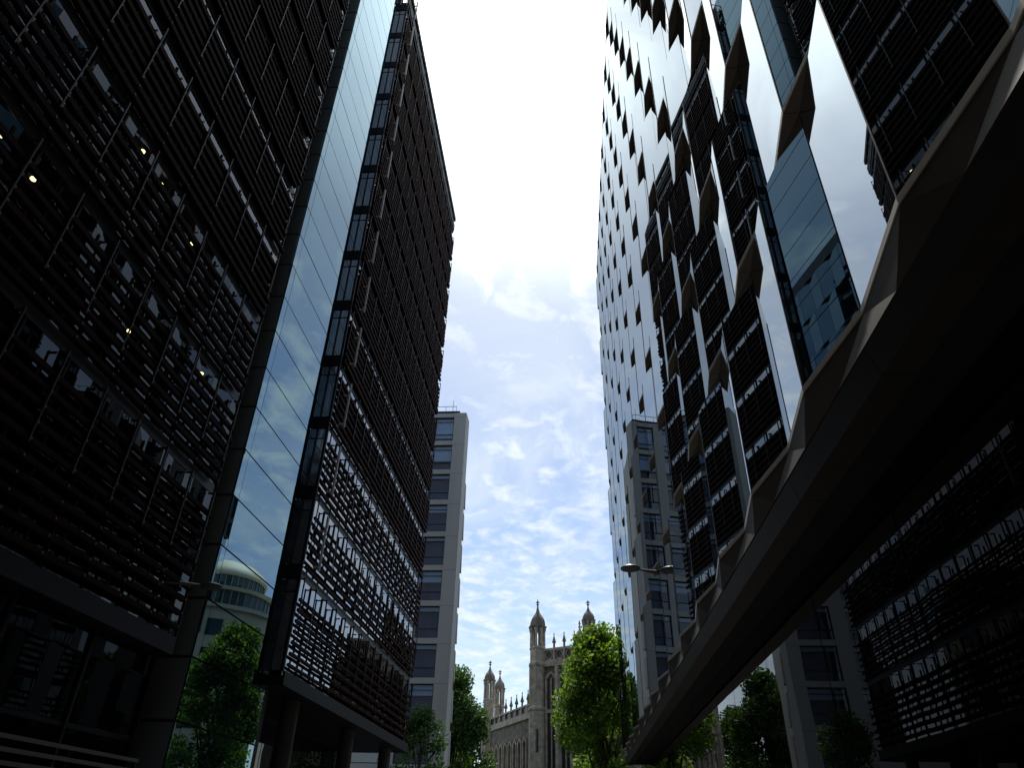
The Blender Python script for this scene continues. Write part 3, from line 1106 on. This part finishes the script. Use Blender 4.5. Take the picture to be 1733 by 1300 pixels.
def tree(name, label, loc, height, rx, ry, z0, leaves, size, mat, seed, group=None, shape=1.0, cat='tree'):
    rnd = random.Random(seed)
    o = thing(name, label, cat, loc, group)
    x, y, _ = loc
    tr = MB()
    th = height * 0.55
    pts = [Vector((x, y, 0.02))]
    for i in range(1, 6):
        pts.append(Vector((x + rnd.uniform(-.25, .25), y + rnd.uniform(-.25, .25), th * i / 5)))
    r0 = height * 0.018 + 0.06
    for i in range(5):
        tr.tube(pts[i], pts[i + 1], r0 * (1 - i * 0.15), r0 * (1 - (i + 1) * 0.15), 8)
    # crown clumps spread through an uneven envelope
    clumps = []
    nc = int(44 + height * 2.6)
    for i in range(nc):
        t = rnd.random() ** 1.1
        zz_ = z0 + (height - z0) * t
        prof = math.sin(math.pi * min(1, (t * 0.86 + 0.14)) ** shape) ** 0.62
        a = rnd.uniform(0, 2 * math.pi)
        q = math.sqrt(rnd.random()) * prof
        cr = rnd.uniform(0.55, 1.25) * min(rx, ry) * 0.33
        clumps.append((Vector((x + rx * q * math.cos(a), y + ry * q * math.sin(a), zz_ - cr * 0.4)), cr))
    clumps.append((Vector((x + rnd.uniform(-.3, .3), y, height - 0.6)), 0.7))
    for c, cr in clumps[::3]:
        b = pts[2 + rnd.randrange(4)]
        mid = (b + c) / 2 + Vector((0, 0, 0.4))
        tr.tube(b, mid, r0 * 0.32, r0 * 0.2, 5)
        tr.tube(mid, c, r0 * 0.2, r0 * 0.06, 5)
    tr.build('trunk', 'bark', o)
    lf = MB()
    tot = sum(cr ** 2 for _, cr in clumps)
    for c, cr in clumps:
        for _ in range(int(leaves * cr * cr / tot)):
            d = Vector((rnd.gauss(0, 1), rnd.gauss(0, 1), rnd.gauss(0, 0.8)))
            d = d.normalized() * cr * (rnd.random() ** 0.45) * 1.12
            p = c + d
            n1 = Vector((rnd.gauss(0, 1), rnd.gauss(0, 1), rnd.gauss(0.3, 0.8))).normalized()
            t1 = n1.orthogonal().normalized()
            t2 = n1.cross(t1)
            s_ = size * rnd.uniform(0.6, 1.25)
            lf.face([p - t1 * s_ * 0.5, p + t2 * s_ * 0.42 + n1 * s_ * 0.1, p + t1 * s_ * 0.55, p - t2 * s_ * 0.42 + n1 * s_ * 0.1])
    lf.build('crown', mat, o)
    return o


tree('plane_tree', 'tall bright green leafy tree in front of the gothic turrets', (2.2, 60.5, 0), 16.6, 3.8, 3.6, 0.8, 36000, 0.27, 'leaf', 11)
tree('plane_tree', 'dark green tree between the pale stone block and the gothic building', (-16.6, 106, 0), 22.0, 5.0, 5.0, 5.0, 26000, 0.44, 'leaf2', 5)
tree('plane_tree', 'tree farthest back, left of the gothic turrets and mostly behind the darker tree', (-19.5, 143, 0), 23.0, 4.2, 4.2, 4.0, 14000, 0.5, 'leaf2', 15)
tree('street_tree', 'small green tree at the foot of the pale stone block', (-12.9, 66, 0), 11.2, 2.3, 2.3, 3.0, 6500, 0.26, 'leaf2', 8)

# ------------------------------------------------------------------ lamps and the slatted screen


def disc_lamp(label, disc, wall):
    o = thing('wall_lamp', label, 'lamp', wall, 'disc lamps on arms')
    dx, dy, dz = disc
    h = MB()
    h.lathe(dx, dy, [(0.30, dz - 0.07), (0.39, dz - 0.05), (0.40, dz), (0.34, dz + 0.05), (0.10, dz + 0.10)], 28)
    h.build('lamp_head', 'lampgrey', o)
    a = MB()
    d = (Vector(wall) - Vector(disc)).normalized()
    a.tube(Vector(disc) + d * 0.38, wall, 0.035, 0.11, 10)
    a.build('arm', 'lampgrey', o)
    return o


disc_lamp('flat disc lamp on a tapered arm, on the glass diamonds of the right tower', (2.46, 28.2, 9.40 + E), (3.60, 28.2, 9.20 + E))
disc_lamp('small disc lamp on an arm, beside the foot of the blue stair strip', (-12.45, 23.6, 7.27 + E), (-13.4, 22.2, 7.0 + E))

sr = thing('slatted_screen', 'low steel slatted screen at the bottom left corner', 'screen', (-12.3, 15, 0))
m = MB()
for z in (2.55, 2.80, 3.05, 3.30):
    m.box(-12.26, -12.20, 3.0, 21.6, z - 0.045, z + 0.045)
for z in (0.45, 0.75, 1.05, 1.35, 1.65, 1.95, 2.25):
    m.box(-12.26, -12.20, 3.0, 21.6, z - 0.045, z + 0.045)
m.build('slat', 'steel', sr)
for y in (3.0, 6.1, 9.2, 12.3, 15.4, 18.5, 21.6):
    m = MB()
    m.box(-12.33, -12.262, y - 0.04, y + 0.04, 0.03, 3.36)
    m.build('post', 'darkmetal', sr)
